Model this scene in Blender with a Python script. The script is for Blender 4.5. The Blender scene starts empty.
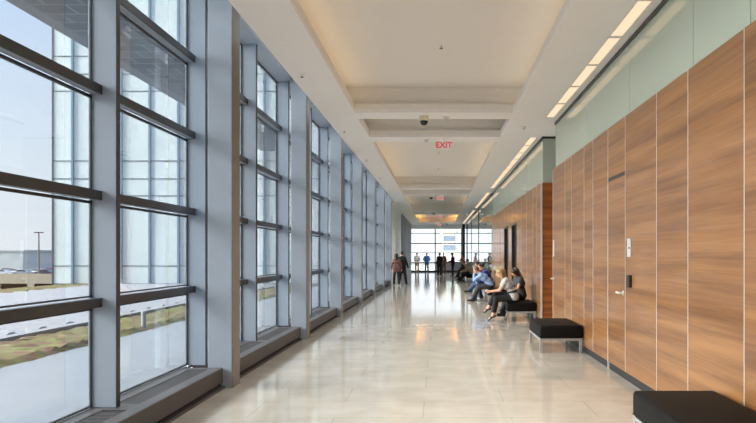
import bpy, bmesh, math, random
import numpy as np
from mathutils import Vector, Matrix
random.seed(7)
S = bpy.context.scene
COL = S.collection
EYE = 1.62

# ------------------------------------------------------------------ materials
def srgb(r, g, b):
    f = lambda c: ((c/255.0)/12.92 if c/255.0 <= .04045 else ((c/255.0+.055)/1.055)**2.4)
    return (f(r), f(g), f(b), 1.0)
def newmat(name):
    m = bpy.data.materials.new(name); m.use_nodes = True
    nt = m.node_tree; nt.nodes.clear()
    out = nt.nodes.new('ShaderNodeOutputMaterial')
    return m, nt, out
def N(nt, t, **kw):
    n = nt.nodes.new(t)
    for k, v in kw.items():
        if k.startswith('i_'):
            n.inputs[k[2:].replace('_', ' ')].default_value = v
        else:
            setattr(n, k, v)
    return n
def ramp(nt, stops):
    r = nt.nodes.new('ShaderNodeValToRGB'); cr = r.color_ramp
    cr.elements[0].position = stops[0][0]; cr.elements[0].color = stops[0][1]
    cr.elements[1].position = stops[-1][0]; cr.elements[1].color = stops[-1][1]
    for p, c in stops[1:-1]:
        e = cr.elements.new(p); e.color = c
    return r
def coords(nt, scale=(1, 1, 1), loc=(0, 0, 0), kind='Object', rnd=False):
    tc = nt.nodes.new('ShaderNodeTexCoord'); mp = nt.nodes.new('ShaderNodeMapping')
    mp.inputs['Scale'].default_value = scale; mp.inputs['Location'].default_value = loc
    nt.links.new(tc.outputs[kind], mp.inputs['Vector'])
    if rnd:
        oi = nt.nodes.new('ShaderNodeObjectInfo'); vm = N(nt, 'ShaderNodeVectorMath', operation='SCALE')
        cb = nt.nodes.new('ShaderNodeCombineXYZ')
        for k in range(3): nt.links.new(oi.outputs['Random'], cb.inputs[k])
        nt.links.new(cb.outputs[0], vm.inputs[0]); vm.inputs['Scale'].default_value = 37.0
        nt.links.new(vm.outputs[0], mp.inputs['Location'])
    return mp
def plain(name, col, rough=.5, metal=0, spec=.5, var=.06, vscale=6, coat=0, bump=0):
    m, nt, out = newmat(name)
    b = N(nt, 'ShaderNodeBsdfPrincipled'); nt.links.new(b.outputs[0], out.inputs[0])
    b.inputs['Roughness'].default_value = rough; b.inputs['Metallic'].default_value = metal
    b.inputs['Specular IOR Level'].default_value = spec; b.inputs['Coat Weight'].default_value = coat
    mp = coords(nt); no = N(nt, 'ShaderNodeTexNoise'); no.inputs['Scale'].default_value = vscale; no.inputs['Detail'].default_value = 4
    nt.links.new(mp.outputs[0], no.inputs['Vector'])
    lo = tuple(max(0, c*(1-var)) for c in col[:3])+(1,); hi = tuple(min(1, c*(1+var)) for c in col[:3])+(1,)
    r = ramp(nt, [(.3, lo), (.7, hi)]); nt.links.new(no.outputs['Fac'], r.inputs[0])
    nt.links.new(r.outputs[0], b.inputs['Base Color'])
    if bump:
        bp = N(nt, 'ShaderNodeBump'); bp.inputs['Strength'].default_value = bump; bp.inputs['Distance'].default_value = .005
        n2 = N(nt, 'ShaderNodeTexNoise'); n2.inputs['Scale'].default_value = 60
        nt.links.new(mp.outputs[0], n2.inputs['Vector']); nt.links.new(n2.outputs['Fac'], bp.inputs['Height'])
        nt.links.new(bp.outputs[0], b.inputs['Normal'])
    return m
def emit(name, col, strength):
    m, nt, out = newmat(name)
    e = N(nt, 'ShaderNodeEmission'); e.inputs[0].default_value = col; e.inputs[1].default_value = strength
    nt.links.new(e.outputs[0], out.inputs[0]); return m
def glass(name, tint, ior=1.45, refl_tint=(1, 1, 1, 1), body=None, bodyfac=0.0):
    m, nt, out = newmat(name)
    t = N(nt, 'ShaderNodeBsdfTransparent'); t.inputs[0].default_value = tint
    g = N(nt, 'ShaderNodeBsdfGlossy'); g.inputs['Color'].default_value = refl_tint; g.inputs['Roughness'].default_value = .01
    fr = N(nt, 'ShaderNodeFresnel'); ge = N(nt, 'ShaderNodeNewGeometry')
    pw = N(nt, 'ShaderNodeMath', operation='POWER'); ma = N(nt, 'ShaderNodeMath', operation='MULTIPLY_ADD')
    ma.inputs[1].default_value = -2; ma.inputs[2].default_value = 1; pw.inputs[0].default_value = ior
    nt.links.new(ge.outputs['Backfacing'], ma.inputs[0]); nt.links.new(ma.outputs[0], pw.inputs[1]); nt.links.new(pw.outputs[0], fr.inputs['IOR'])
    mx = N(nt, 'ShaderNodeMixShader')
    base = t.outputs[0]
    if body:
        d = N(nt, 'ShaderNodeBsdfDiffuse'); d.inputs[0].default_value = body
        m2 = N(nt, 'ShaderNodeMixShader'); m2.inputs[0].default_value = bodyfac
        nt.links.new(t.outputs[0], m2.inputs[1]); nt.links.new(d.outputs[0], m2.inputs[2]); base = m2.outputs[0]
    nt.links.new(fr.outputs[0], mx.inputs[0]); nt.links.new(base, mx.inputs[1]); nt.links.new(g.outputs[0], mx.inputs[2])
    nt.links.new(mx.outputs[0], out.inputs[0]); return m

def wood_mat(name, dark, mid, light, axis='Y', rough=.3, slant=0.0):
    m, nt, out = newmat(name)
    b = N(nt, 'ShaderNodeBsdfPrincipled'); nt.links.new(b.outputs[0], out.inputs[0])
    b.inputs['Roughness'].default_value = rough; b.inputs['Specular IOR Level'].default_value = .5
    b.inputs['Coat Weight'].default_value = .45; b.inputs['Coat Roughness'].default_value = .08
    sc = (1.0, .17, 5.0) if axis == 'Y' else (.17, 1.0, 5.0)
    mp = coords(nt, sc, rnd=True)
    mp.inputs['Rotation'].default_value = (slant, 0, 0) if axis == 'Y' else (0, slant, 0)
    n1 = N(nt, 'ShaderNodeTexNoise'); n1.inputs['Scale'].default_value = 1.3; n1.inputs['Detail'].default_value = 3; n1.inputs['Distortion'].default_value = .4
    n2 = N(nt, 'ShaderNodeTexNoise'); n2.inputs['Scale'].default_value = 9; n2.inputs['Detail'].default_value = 8; n2.inputs['Roughness'].default_value = .6
    mp2 = coords(nt, (1, .12, 5) if axis == 'Y' else (.12, 1, 5), rnd=True)
    nt.links.new(mp.outputs[0], n1.inputs['Vector']); nt.links.new(mp2.outputs[0], n2.inputs['Vector'])
    ma = N(nt, 'ShaderNodeMath', operation='MULTIPLY_ADD'); ma.inputs[1].default_value = .35
    nt.links.new(n2.outputs['Fac'], ma.inputs[0])
    m3 = N(nt, 'ShaderNodeMath', operation='MULTIPLY'); m3.inputs[1].default_value = .66
    nt.links.new(n1.outputs['Fac'], m3.inputs[0]); nt.links.new(m3.outputs[0], ma.inputs[2])
    r = ramp(nt, [(.37, dark), (.49, mid), (.62, light)]); nt.links.new(ma.outputs[0], r.inputs[0])
    nt.links.new(r.outputs[0], b.inputs['Base Color'])
    return m

M = {}
M['ceil'] = plain('ceiling_paint', (.87, .87, .87, 1), .8, var=.01)
M['tray'] = plain('tray_paint', (.84, .82, .79, 1), .85, var=.01)
M['wall'] = plain('wall_paint', (.74, .73, .71, 1), .8, var=.02)
M['steel'] = plain('painted_steel', srgb(148, 158, 172), .45, var=.03, vscale=3)
M['steel_dark'] = plain('dark_aluminium', srgb(38, 39, 42), .4, var=.05)
M['column_shade'] = plain('column_shade', srgb(112, 105, 98), .5)
M['gasket'] = plain('black_gasket', (.02, .022, .025, 1), .5)
M['ledge'] = plain('ledge_metal', srgb(86, 84, 86), .4, metal=.2, var=.05)
M['ledge_front'] = plain('ledge_front_metal', srgb(60, 56, 55), .5, var=.05)
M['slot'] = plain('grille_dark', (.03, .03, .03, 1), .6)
M['alu'] = plain('aluminium_reveal', (.52, .51, .48, 1), .4, metal=.0, var=.03)
M['chrome'] = plain('chrome', (.75, .76, .78, 1), .18, metal=1, var=.02)
M['bench_steel'] = plain('bench_steel', (.42, .43, .44, 1), .3, metal=.5)
M['satin'] = plain('satin_metal', (.74, .74, .73, 1), .35, metal=.25)
M['black'] = plain('black_base', (.015, .015, .017, 1), .5)
M['leather'] = plain('black_leather', (.005, .0045, .0042, 1), .6, spec=.14, var=.2, vscale=30, bump=.3)
M['wood'] = wood_mat('wall_veneer', srgb(104, 66, 33), srgb(127, 85, 47), srgb(146, 102, 60), rough=.42, slant=-.05)
M['wood_end'] = wood_mat('return_veneer', srgb(110, 58, 22), srgb(146, 82, 34), srgb(170, 100, 48), 'X', .4)
M['glass'] = glass('window_glass', (.655, .675, .675, 1), 1.42)
M['green_glass'] = glass('clerestory_glass', (.72, .86, .78, 1), 1.5, body=(.52, .60, .53, 1), bodyfac=.72)
M['part_glass'] = glass('partition_glass', (.90, .95, .92, 1), 1.5)
M['green_edge'] = plain('green_glass_edge', (.25, .42, .33, 1), .2)
M['white_pl'] = plain('white_plastic', (.75, .75, .73, 1), .4)
M['cream_pl'] = plain('cream_plastic', (.72, .66, .48, 1), .4)
M['smoke_dome'] = plain('smoked_dome', (.01, .01, .012, 1), .08)
M['grey_plate'] = plain('grey_plate', (.55, .57, .58, 1), .35, metal=.3)
M['door_dark'] = plain('dark_door', (.018, .019, .022, 1), .35)
M['lens'] = emit('light_diffuser', (1.0, .74, .50, 1), .47)
M['lens_far'] = M['lens']
M['cove'] = emit('cove_lamp', (1.0, .72, .42, 1), 1.5)
M['cove_warm'] = emit('cove_lamp_warm', (1.0, .42, .08, 1), 13)
M['exit_body'] = emit('exit_panel', (.80, .76, .66, 1), .24)
M['exit_red'] = emit('exit_letters', (.75, .03, .04, 1), .33)

# floor
m, nt, out = newmat('polished_floor'); M['floor'] = m
b = N(nt, 'ShaderNodeBsdfPrincipled'); nt.links.new(b.outputs[0], out.inputs[0])
mp = coords(nt, loc=(0.15, 0.0, 0)); br = N(nt, 'ShaderNodeTexBrick')
br.offset = .5; br.inputs['Scale'].default_value = 1; br.inputs['Mortar Size'].default_value = .006
br.inputs['Mortar Smooth'].default_value = .3; br.inputs['Brick Width'].default_value = 1.75; br.inputs['Row Height'].default_value = .75
br.inputs['Color1'].default_value = (.955, .955, .955, 1); br.inputs['Color2'].default_value = (1, 1, 1, 1); br.inputs['Mortar'].default_value = (.74, .74, .74, 1)
br.inputs['Bias'].default_value = .0
nt.links.new(mp.outputs[0], br.inputs['Vector'])
no = N(nt, 'ShaderNodeTexNoise'); no.inputs['Scale'].default_value = 2.2; no.inputs['Detail'].default_value = 8
nt.links.new(mp.outputs[0], no.inputs['Vector'])
r = ramp(nt, [(.3, srgb(178, 171, 160)), (.7, srgb(194, 188, 177))]); nt.links.new(no.outputs['Fac'], r.inputs[0])
mx = N(nt, 'ShaderNodeMix', data_type='RGBA', blend_type='MULTIPLY'); mx.inputs[0].default_value = 1
nt.links.new(r.outputs[0], mx.inputs[6]); nt.links.new(br.outputs['Color'], mx.inputs[7])
nt.links.new(mx.outputs[2], b.inputs['Base Color'])
b.inputs['Roughness'].default_value = .075; b.inputs['IOR'].default_value = 1.55
bp = N(nt, 'ShaderNodeBump'); bp.inputs['Strength'].default_value = .05; bp.inputs['Distance'].default_value = .01
n3 = N(nt, 'ShaderNodeTexNoise'); n3.inputs['Scale'].default_value = 1.2; nt.links.new(mp.outputs[0], n3.inputs['Vector'])
nt.links.new(n3.outputs['Fac'], bp.inputs['Height']); nt.links.new(bp.outputs[0], b.inputs['Normal'])

# outdoors
M['facade'] = plain('fritted_glass', srgb(212, 219, 217), .25, var=.015, vscale=.3)
M['fin'] = plain('blue_fin', srgb(118, 136, 152), .4)
M['line'] = plain('joint_line', srgb(95, 104, 108), .5)
M['paver'] = plain('terrace_paver', srgb(134, 138, 146), .4, var=.06, vscale=1.5)
M['curb'] = plain('white_curb', srgb(138, 139, 144), .6)
M['seam'] = plain('seam_roof', srgb(96, 98, 108), .4, var=.06)
M['concrete'] = plain('concrete', srgb(160, 148, 130), .8, var=.06, vscale=.5)
M['ground'] = plain('far_ground', srgb(120, 122, 112), .9, var=.1, vscale=.05)
M['gray_bldg'] = plain('grey_block', srgb(172, 178, 182), .7, var=.08, vscale=.4)
M['cream_bldg'] = plain('cream_block', srgb(236, 228, 212), .7, var=.04, vscale=.4)
M['blue_glass'] = plain('blue_window_band', srgb(140, 150, 166), .4)
M['dark_gap'] = plain('dark_gap', srgb(60, 64, 72), .6)
M['pole'] = plain('pole_metal', srgb(90, 84, 86), .5)
M['tyre'] = plain('tyre', (.02, .02, .02, 1), .8)
M['car_glass'] = plain('car_glass', (.03, .04, .05, 1), .1)
m, nt, out = newmat('sedum'); M['sedum'] = m
b = N(nt, 'ShaderNodeBsdfPrincipled'); nt.links.new(b.outputs[0], out.inputs[0]); b.inputs['Roughness'].default_value = .9
mp = coords(nt); n1 = N(nt, 'ShaderNodeTexNoise'); n1.inputs['Scale'].default_value = 3.2; n1.inputs['Detail'].default_value = 10; n1.inputs['Roughness'].default_value = .75
nt.links.new(mp.outputs[0], n1.inputs['Vector'])
r = ramp(nt, [(.38, srgb(88, 52, 48)), (.47, srgb(112, 88, 62)), (.54, srgb(92, 100, 44)), (.68, srgb(134, 146, 62))])
nt.links.new(n1.outputs['Fac'], r.inputs[0]); nt.links.new(r.outputs[0], b.inputs['Base Color'])
# canopy grid
m, nt, out = newmat('perforated_canopy'); M['canopy'] = m
b = N(nt, 'ShaderNodeBsdfPrincipled'); nt.links.new(b.outputs[0], out.inputs[0]); b.inputs['Roughness'].default_value = .6
mp = coords(nt); br = N(nt, 'ShaderNodeTexBrick'); br.offset = .5
br.inputs['Brick Width'].default_value = .9; br.inputs['Row Height'].default_value = .6; br.inputs['Scale'].default_value = 1; br.inputs['Mortar Size'].default_value = .03
br.inputs['Color1'].default_value = srgb(96, 102, 114); br.inputs['Color2'].default_value = srgb(118, 124, 136); br.inputs['Mortar'].default_value = srgb(150, 158, 170)
nt.links.new(mp.outputs[0], br.inputs['Vector']); nt.links.new(br.outputs['Color'], b.inputs['Base Color'])
M['canopy_edge'] = plain('canopy_edge', srgb(125, 132, 145), .5, var=.1, vscale=1.2)

# ------------------------------------------------------------------ geometry helpers
class MB:
    def __init__(s): s.v = []; s.f = []
    def box(s, x0, x1, y0, y1, z0, z1):
        x0, x1 = sorted((x0, x1)); y0, y1 = sorted((y0, y1)); z0, z1 = sorted((z0, z1))
        n = len(s.v)
        s.v += [(x0,y0,z0),(x1,y0,z0),(x1,y1,z0),(x0,y1,z0),(x0,y0,z1),(x1,y0,z1),(x1,y1,z1),(x0,y1,z1)]
        s.f += [tuple(n+i for i in q) for q in ((0,3,2,1),(4,5,6,7),(0,1,5,4),(1,2,6,5),(2,3,7,6),(3,0,4,7))]
        return s
    def tube(s, pts, r, seg=10, rs=None):
        pts = [Vector(p) for p in pts]; n0 = len(s.v); rings = len(pts)
        for i, p in enumerate(pts):
            t = (pts[min(i+1, rings-1)]-pts[max(i-1, 0)]).normalized()
            a = t.cross(Vector((0, 0, 1)) if abs(t.z) < .9 else Vector((1, 0, 0))).normalized(); c = t.cross(a)
            rr = rs[i] if rs else r
            for k in range(seg):
                th = 2*math.pi*k/seg; s.v.append(tuple(p+a*(rr*math.cos(th))+c*(rr*math.sin(th))))
        for i in range(rings-1):
            for k in range(seg):
                a0 = n0+i*seg+k; a1 = n0+i*seg+(k+1) % seg
                s.f.append((a0, a1, a1+seg, a0+seg))
        s.f.append(tuple(n0+k for k in range(seg))[::-1]); s.f.append(tuple(n0+(rings-1)*seg+k for k in range(seg)))
        return s
    def prism(s, poly, z0, z1, axis='Z'):
        n = len(s.v); k = len(poly)
        for z in (z0, z1):
            for (a, b_) in poly:
                s.v.append({'Z': (a, b_, z), 'X': (z, a, b_), 'Y': (a, z, b_)}[axis])
        for i in range(k): s.f.append((n+i, n+(i+1) % k, n+k+(i+1) % k, n+k+i))
        s.f.append(tuple(n+i for i in range(k))[::-1]); s.f.append(tuple(n+k+i for i in range(k)))
        return s
    def build(s, name, mat, parent=None, bevel=0, segs=2, smooth=False, kind=None, loc=None):
        me = bpy.data.meshes.new(name); me.from_pydata(s.v, [], s.f)
        bm = bmesh.new(); bm.from_mesh(me); bmesh.ops.recalc_face_normals(bm, faces=bm.faces)
        if bevel: bmesh.ops.bevel(bm, geom=list(bm.edges), offset=bevel, segments=segs, affect='EDGES', profile=.5)
        bm.to_mesh(me); bm.free()
        me.materials.append(mat if not isinstance(mat, str) else M[mat])
        if smooth:
            for p in me.polygons: p.use_smooth = True
            try: me.set_sharp_from_angle(angle=math.radians(40))
            except Exception: pass
        o = bpy.data.objects.new(name, me); COL.objects.link(o)
        if parent: o.parent = parent
        if kind: o['kind'] = kind
        if loc: o.location = loc
        return o
def box(*a): return MB().box(*a)
def tag(o, label, cat, group=None):
    o['label'] = label; o['category'] = cat
    if group: o['group'] = group
    return o
def thing(name, label, cat, loc=(0, 0, 0), rz=0, group=None):
    o = bpy.data.objects.new(name, None); COL.objects.link(o); o.location = loc; o.rotation_euler = (0, 0, rz); o.empty_display_size = .1
    return tag(o, label, cat, group)
def sempty(name):
    o = bpy.data.objects.new(name, None); COL.objects.link(o); o['kind'] = 'structure'; o.empty_display_size = .1
    return o
ORD = ['first','second','third','fourth','fifth','sixth','seventh','eighth','ninth','tenth','eleventh','twelfth','thirteenth','fourteenth','fifteenth','sixteenth','seventeenth','eighteenth']

# ------------------------------------------------------------------ dimensions
XR = 2.41; XG = -3.10; ZC = 4.38; YE = 63.5; YB = -1.2
# floor
box(-3.35, 7.6, YB-.2, YE+.3, -.15, 0).build('floor', 'floor', kind='structure')
# ------------------------------------------------------------------ ceiling with trays
TX0, TX1, ZT, ZL = -1.615, 1.47, 4.88, 4.55
trays = [(1.3, 13.2), (13.85, 16.0), (16.7, 28.45), (29.1, 31.3), (32.0, 43.6), (44.3, 46.5), (47.2, 58.8)]
cm = MB()
cm.box(-2.28, TX0, YB, YE, ZC, ZC+.06)           # left soffit
cm.box(TX1, 2.16, YB, YE, ZC, ZC+.06)            # right soffit, inner
cm.box(2.35, XR+.06, YB, YE, ZC, ZC+.06)         # right soffit, beside the wall
cm.box(2.16, 2.35, YB, YE, ZC+.12, ZC+.14)       # slot above the lights
for (ya, yb) in ((YB, 1.0), (13.76, 16.05), (28.4, 30.4), (40.4, 42.6), (60.2, YE)):
    cm.box(2.16, 2.35, ya, yb, ZC, ZC+.06)
prev = YB
for (a, b_) in trays:
    cm.box(TX0, TX1, prev, a, ZC, ZC+.06); prev = b_
cm.box(TX0, TX1, prev, YE, ZC, ZC+.06)
cm.box(-3.3, -2.28, YB, 36.6, 5.10, 5.16)        # raised pocket along the glass
cm.box(-2.32, -2.28, YB, 36.6, ZC+.06, 5.10)
cm.box(-3.3, -2.28, 36.6, YE, ZC, ZC+.06)
cm.box(-3.3, -2.28, 36.56, 36.6, ZC, 5.10)
cm.box(XR+.06, 7.6, YB, YE, ZC, ZC+.06)
# bulkhead above the end window
cm.box(-2.9, 7.5, YE-.5, YE-.1, 4.0, ZC)
cm.build('ceiling', 'ceil', kind='structure')
box(-3.5, 7.8, YB-.4, YE+.4, 5.30, 5.6).build('roof_slab', 'concrete', kind='structure')
for i, (a, b_) in enumerate(trays):
    t = MB(); L = .42
    # lips
    t.box(TX0-.03, TX0, a-.03, b_+.03, ZC+.06, ZL); t.box(TX1, TX1+.03, a-.03, b_+.03, ZC+.06, ZL)
    t.box(TX0, TX1, a-.03, a, ZC+.06, ZL); t.box(TX0, TX1, b_, b_+.03, ZC+.06, ZL)
    Lx = .42; Ly = .10
    # recess walls and lid
    t.box(TX0-Lx-.03, TX0-Lx, a-Ly, b_+Ly, ZC+.06, ZT); t.box(TX1+Lx, TX1+Lx+.03, a-Ly, b_+Ly, ZC+.06, ZT)
    t.box(TX0-Lx, TX1+Lx, a-Ly-.03, a-Ly, ZC+.06, ZT); t.box(TX0-Lx, TX1+Lx, b_+Ly, b_+Ly+.03, ZC+.06, ZT)
    t.box(TX0-Lx-.03, TX1+Lx+.03, a-Ly-.03, b_+Ly+.03, ZT, ZT+.03)
    t.build('ceiling_tray', 'tray', kind='structure')
    if b_-a > 3:
        k = 0
        warm = i == 6
        for side, x in (('left', TX0-.20), ('right', TX1+.20)):
            c = thing('cove_light', 'warm strip lamp in the %s cove of the %s long ceiling tray' % (side, ORD[{0:0,2:1,4:2,6:3}[i]]), 'cove light', (x, (a+b_)/2, ZC+.06))
            h = (b_-a)/2-.1
            box(-.03, .03, -h, h, 0, .02).build('housing', 'white_pl', c)
            box(-.02, .02, -h, h, .02, .035).build('lamp_tube', 'cove_warm' if warm else 'cove', c)

# soffit light strips
strips = [(1.0, 13.76, 'over the near wood wall'), (16.05, 28.4, 'over the far wood wall'), (30.4, 40.4, 'past the far wood wall'), (42.6, 60.2, 'nearest the end window')]
for si, (a, b_, where) in enumerate(strips):
    n = int(round((b_-a)/1.26)); w = (b_-a)/n
    for k in range(n):
        y0 = a+k*w
        if si == 0 and y0 < 4.5: nlab = 'behind the camera view'
        t = thing('ceiling_light', 'warm light panel, %s along the soffit strip %s' % (ORD[k], where), 'ceiling light', (2.255, y0+w/2, ZC), 0, 'soffit light panels')
        fr = MB(); hw = w/2
        fr.box(-.095, -.078, -hw, hw, -.004, .05); fr.box(.078, .095, -hw, hw, -.004, .05)
        fr.box(-.078, .078, -hw, -hw+.035, 0.004, .05); fr.box(-.078, .078, hw-.035, hw, 0.004, .05)
        fr.build('frame', 'white_pl', t)
        box(-.078, .078, -hw+.035, hw-.035, .015, .03).build('diffuser', 'lens', t)

# ------------------------------------------------------------------ right wall
def wood_panel(parent, y0, y1, z0, z1, x=XR):
    o = box(0, .03, 0, y1-y0-.010, z0, z1).build('wood_panel', 'wood', parent); o.location = (x, y0+.005, 0); return o
wr = sempty('wall_right')
ZW1, ZW2 = 3.40, 3.30
edges = [YB, .55, 1.72, 2.93, 4.14, 5.35, 6.555, 7.50, 8.75, 9.64, 10.57, 11.22, 12.28, 12.90, 14.25]
for a, b_ in zip(edges[:-1], edges[1:]):
    if abs(a-12.90) < .01: wood_panel(wr, a, b_, 2.765, ZW1)
    elif abs(a-8.75) < .01: wood_panel(wr, a, b_, 2.695, ZW1)
    else:
        wood_panel(wr, a, b_, .11, ZW1)
    box(XR-.002, XR+.034, b_-.005, b_+.005, .11, ZW1).build('reveal_strip', 'alu', wr)
def wallcore(y0, y1, ztop):
    c = MB(); c.box(XR+.035, XR+.16, y0, y1, 0, ztop-.005); c.build('backing', 'black', wr)
    box(XR+.02, XR+.036, y0, y1, 0, .105).build('base_strip', 'black', wr)
wallcore(YB, 14.23, ZW1)
# far corner strip of the near segment
box(XR-.004, XR+.17, 14.235, 14.262, 0.0, ZW1).build('corner_trim', 'alu', wr)
# alcove
o = box(0, 1.55, 0, .03, .0, ZW2).build('return_panel', 'wood_end', wr); o.location = (XR+.03, 15.90, 0)
box(XR-.004, XR+.03, 15.885, 15.93, 0, ZW2).build('corner_trim', 'alu', wr)
box(3.98, 4.05, 14.2, 15.9, 0, ZC).build('alcove_wall', 'wall', wr)
o = box(0, 1.5, 0, .03, 0, ZW1).build('return_panel', 'wood_end', wr); o.location = (XR+.17, 14.20, 0)
# segment two
e2 = [15.93, 16.6, 17.3, 18.5, 19.7, 20.9, 22.1, 23.4, 24.6, 25.8, 27.0, 28.2, 29.4, 30.5]
for a, b_ in zip(e2[:-1], e2[1:]):
    dark = abs(a-20.9) < .01 or abs(a-23.4) < .01
    wood_panel(wr, a, b_, 2.60 if dark else .11, ZW2)
    box(XR-.002, XR+.034, b_-.005, b_+.005, .11, ZW2).build('reveal_strip', 'alu', wr)
c = MB()
for (y0, y1) in ((15.93, 20.9), (22.1, 23.4), (24.6, 30.5)): c.box(XR+.035, XR+.16, y0, y1, 0, ZW2-.005)
for (y0, y1) in ((20.9, 22.1), (23.4, 24.6)): c.box(XR+.035, XR+.16, y0, y1, 2.6, ZW2-.005)
c.build('backing', 'black', wr)
for (y0, y1) in ((15.93, 20.9), (22.1, 23.4), (24.6, 30.5)): box(XR+.02, XR+.036, y0, y1, 0, .105).build('base_strip', 'black', wr)
o = box(0, .17, 0, .12, 0, ZW2).build('end_panel', 'wood_end', wr); o.location = (XR-.002, 30.5, 0)
# clerestory
box(XR+.03, XR+.09, YB, 14.23, ZC-.05, ZC).build('head_channel', 'steel_dark', wr)
box(XR+.03, XR+.09, 15.9, 30.6, ZC-.05, ZC).build('head_channel', 'steel_dark', wr)
box(XR+.03, 3.98, 15.90, 15.95, ZC-.05, ZC).build('head_channel', 'steel_dark', wr)
ce = [YB, .55, 2.93, 5.35, 6.555, 8.75, 11.22, 14.23]
for a, b_ in zip(ce[:-1], ce[1:]):
    box(XR+.05, XR+.062, a+.006, b_-.006, ZW1, ZC-.04).build('clerestory_pane', 'green_glass', wr)
ce = [15.95, 18.5, 20.9, 23.4, 25.8, 28.2, 30.6]
for a, b_ in zip(ce[:-1], ce[1:]):
    box(XR+.05, XR+.062, a+.006, b_-.006, ZW2, ZC-.04).build('clerestory_pane', 'green_glass', wr)
box(XR+.05, 3.98, 15.92, 15.932, ZW2, ZC-.04).build('clerestory_pane', 'green_glass', wr)
box(XR+.045, XR+.07, 30.6, 30.64, ZW2, ZC-.04).build('glass_edge', 'green_edge', wr)
# rooms behind the wood wall
rb = MB(); rb.box(7.4, 7.5, YB, 31, 0, ZC); rb.box(XR+.16, 7.4, 14.05, 14.15, 0, ZC); rb.box(4.05, 7.4, 15.95, 16.05, 0, ZC); rb.box(XR+.16, 7.4, 30.3, 30.4, 0, ZC)
rb.build('wall_rooms', 'wall', kind='structure')

wl2 = sempty('window_19')  # side glazing added to let sky light into the far room
fm = MB()
for yy in np.arange(31, 63.6, 3.2): fm.box(7.38, 7.5, yy-.04, yy+.04, 0, ZC)
for z in (0.02, .9, 1.8, 2.65, 3.6, 4.3): fm.box(7.40, 7.48, 31, YE, z, z+.06)
fm.build('window_frame', 'steel_dark', wl2)
box(7.43, 7.44, 31, YE, .05, ZC-.02).build('window_glass', 'glass', wl2)
# doors in the wood wall
def wood_door(n, y0, y1, hy):
    d = sempty('door_%d' % n)
    o = box(0, .03, 0, y1-y0-.02, 0.11, 2.645 if n == 1 else 2.76).build('door_leaf', 'wood', d); o.location = (XR-.001, y0+.01, 0)
    hd = MB(); hd.box(XR+.004, XR+.03, y0, y1, 2.65, 2.69); (hd.build('head_gap', 'slot', d) if n == 1 else None)
    box(XR-.003, XR+.03, y1-.006, y1+.012, .0, 2.80).build('door_jamb', 'alu', d)
    h = MB(); s = 1 if hy < (y0+y1)/2 else -1
    h.tube([(XR, hy, 1.12), (XR-.06, hy, 1.12)], .014); h.tube([(XR-.055, hy-.005*s, 1.12), (XR-.055, hy+.15*s, 1.12)], .014)
    h.tube([(XR+.001, hy, 1.12), (XR-.012, hy, 1.12)], .03, 16)
    h.build('door_handle', 'satin', d, smooth=True)
wood_door(1, 8.75, 9.64, 8.83); wood_door(2, 12.90, 14.25, 14.13)
o = box(-.02, 0, -.05, .05, 1.58, 1.92).build('door_pull_plate', 'alu', None, .004); o.location = (XR-.001, 14.08, 0); tag(o, 'tall pale plate on the far door beside the alcove corner', 'wall plate')
for n, (y0, y1) in ((3, (20.9, 22.1)), (4, (23.4, 24.6))):
    d = sempty('door_%d' % n)
    fr = MB(); fr.box(XR-.02, XR+.16, y0, y0+.06, 0, 2.6); fr.box(XR-.02, XR+.16, y1-.06, y1, 0, 2.6); fr.box(XR-.02, XR+.16, y0+.06, y1-.06, 2.54, 2.6)
    fr.build('door_frame', 'door_dark', d)
    box(XR+.08, XR+.12, y0+.06, y1-.06, 0.01, 2.54).build('door_leaf', 'door_dark', d)
    h = MB(); h.tube([(XR+.085, y0+.16, 1.08), (XR+.03, y0+.16, 1.08), (XR+.03, y0+.28, 1.08)], .011); h.build('door_handle', 'chrome', d, smooth=True)
# wall plates by door 1
t = thing('wall_plate', 'pale grey room plate on the wood panel right of the near door', 'wall plate', (XR, 8.55, 1.705))
box(-.014, 0, -.075, .075, -.115, .115).build('plate', 'grey_plate', t, .004)
box(-.02, -.014, -.06, .0, -.012, .006).build('slider', 'black', t, .002)
t = thing('card_reader', 'dark card reader under the pale plate beside the near door', 'card reader', (XR, 8.50, 1.285))
box(-.045, 0, -.055, .055, -.078, .078).build('housing', 'black', t, .01, 3)
box(-.048, -.045, -.035, .035, -.055, .045).build('keypad', 'door_dark', t)

# glass partition beyond the wood wall
gp = sempty('wall_partition')
for y in (41.0, 50.0, 58.0):
    box(XR+.02, XR+.08, y, y+.10, 0, ZC).build('post', 'steel_dark', gp)
for a, b_ in ((30.7, 41.0), (41.12, 50.0), (50.12, 58.0)):
    for k in range(3):
        w = (b_-a)/3
        box(XR+.04, XR+.052, a+k*w+.008, a+(k+1)*w-.008, .03, ZC-.05).build('glass_panel', 'part_glass', gp)
box(XR, XR+.09, 30.64, 58.0, ZC-.05, ZC).build('head_channel', 'steel_dark', gp)
box(XR+.03, XR+.06, 30.64, 58.0, 0, .03).build('floor_channel', 'steel_dark', gp)
# back wall behind the camera
box(-3.3, 7.4, YB-.1, YB, 0, 5.2).build('wall_back', 'wall', kind='structure')

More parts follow.
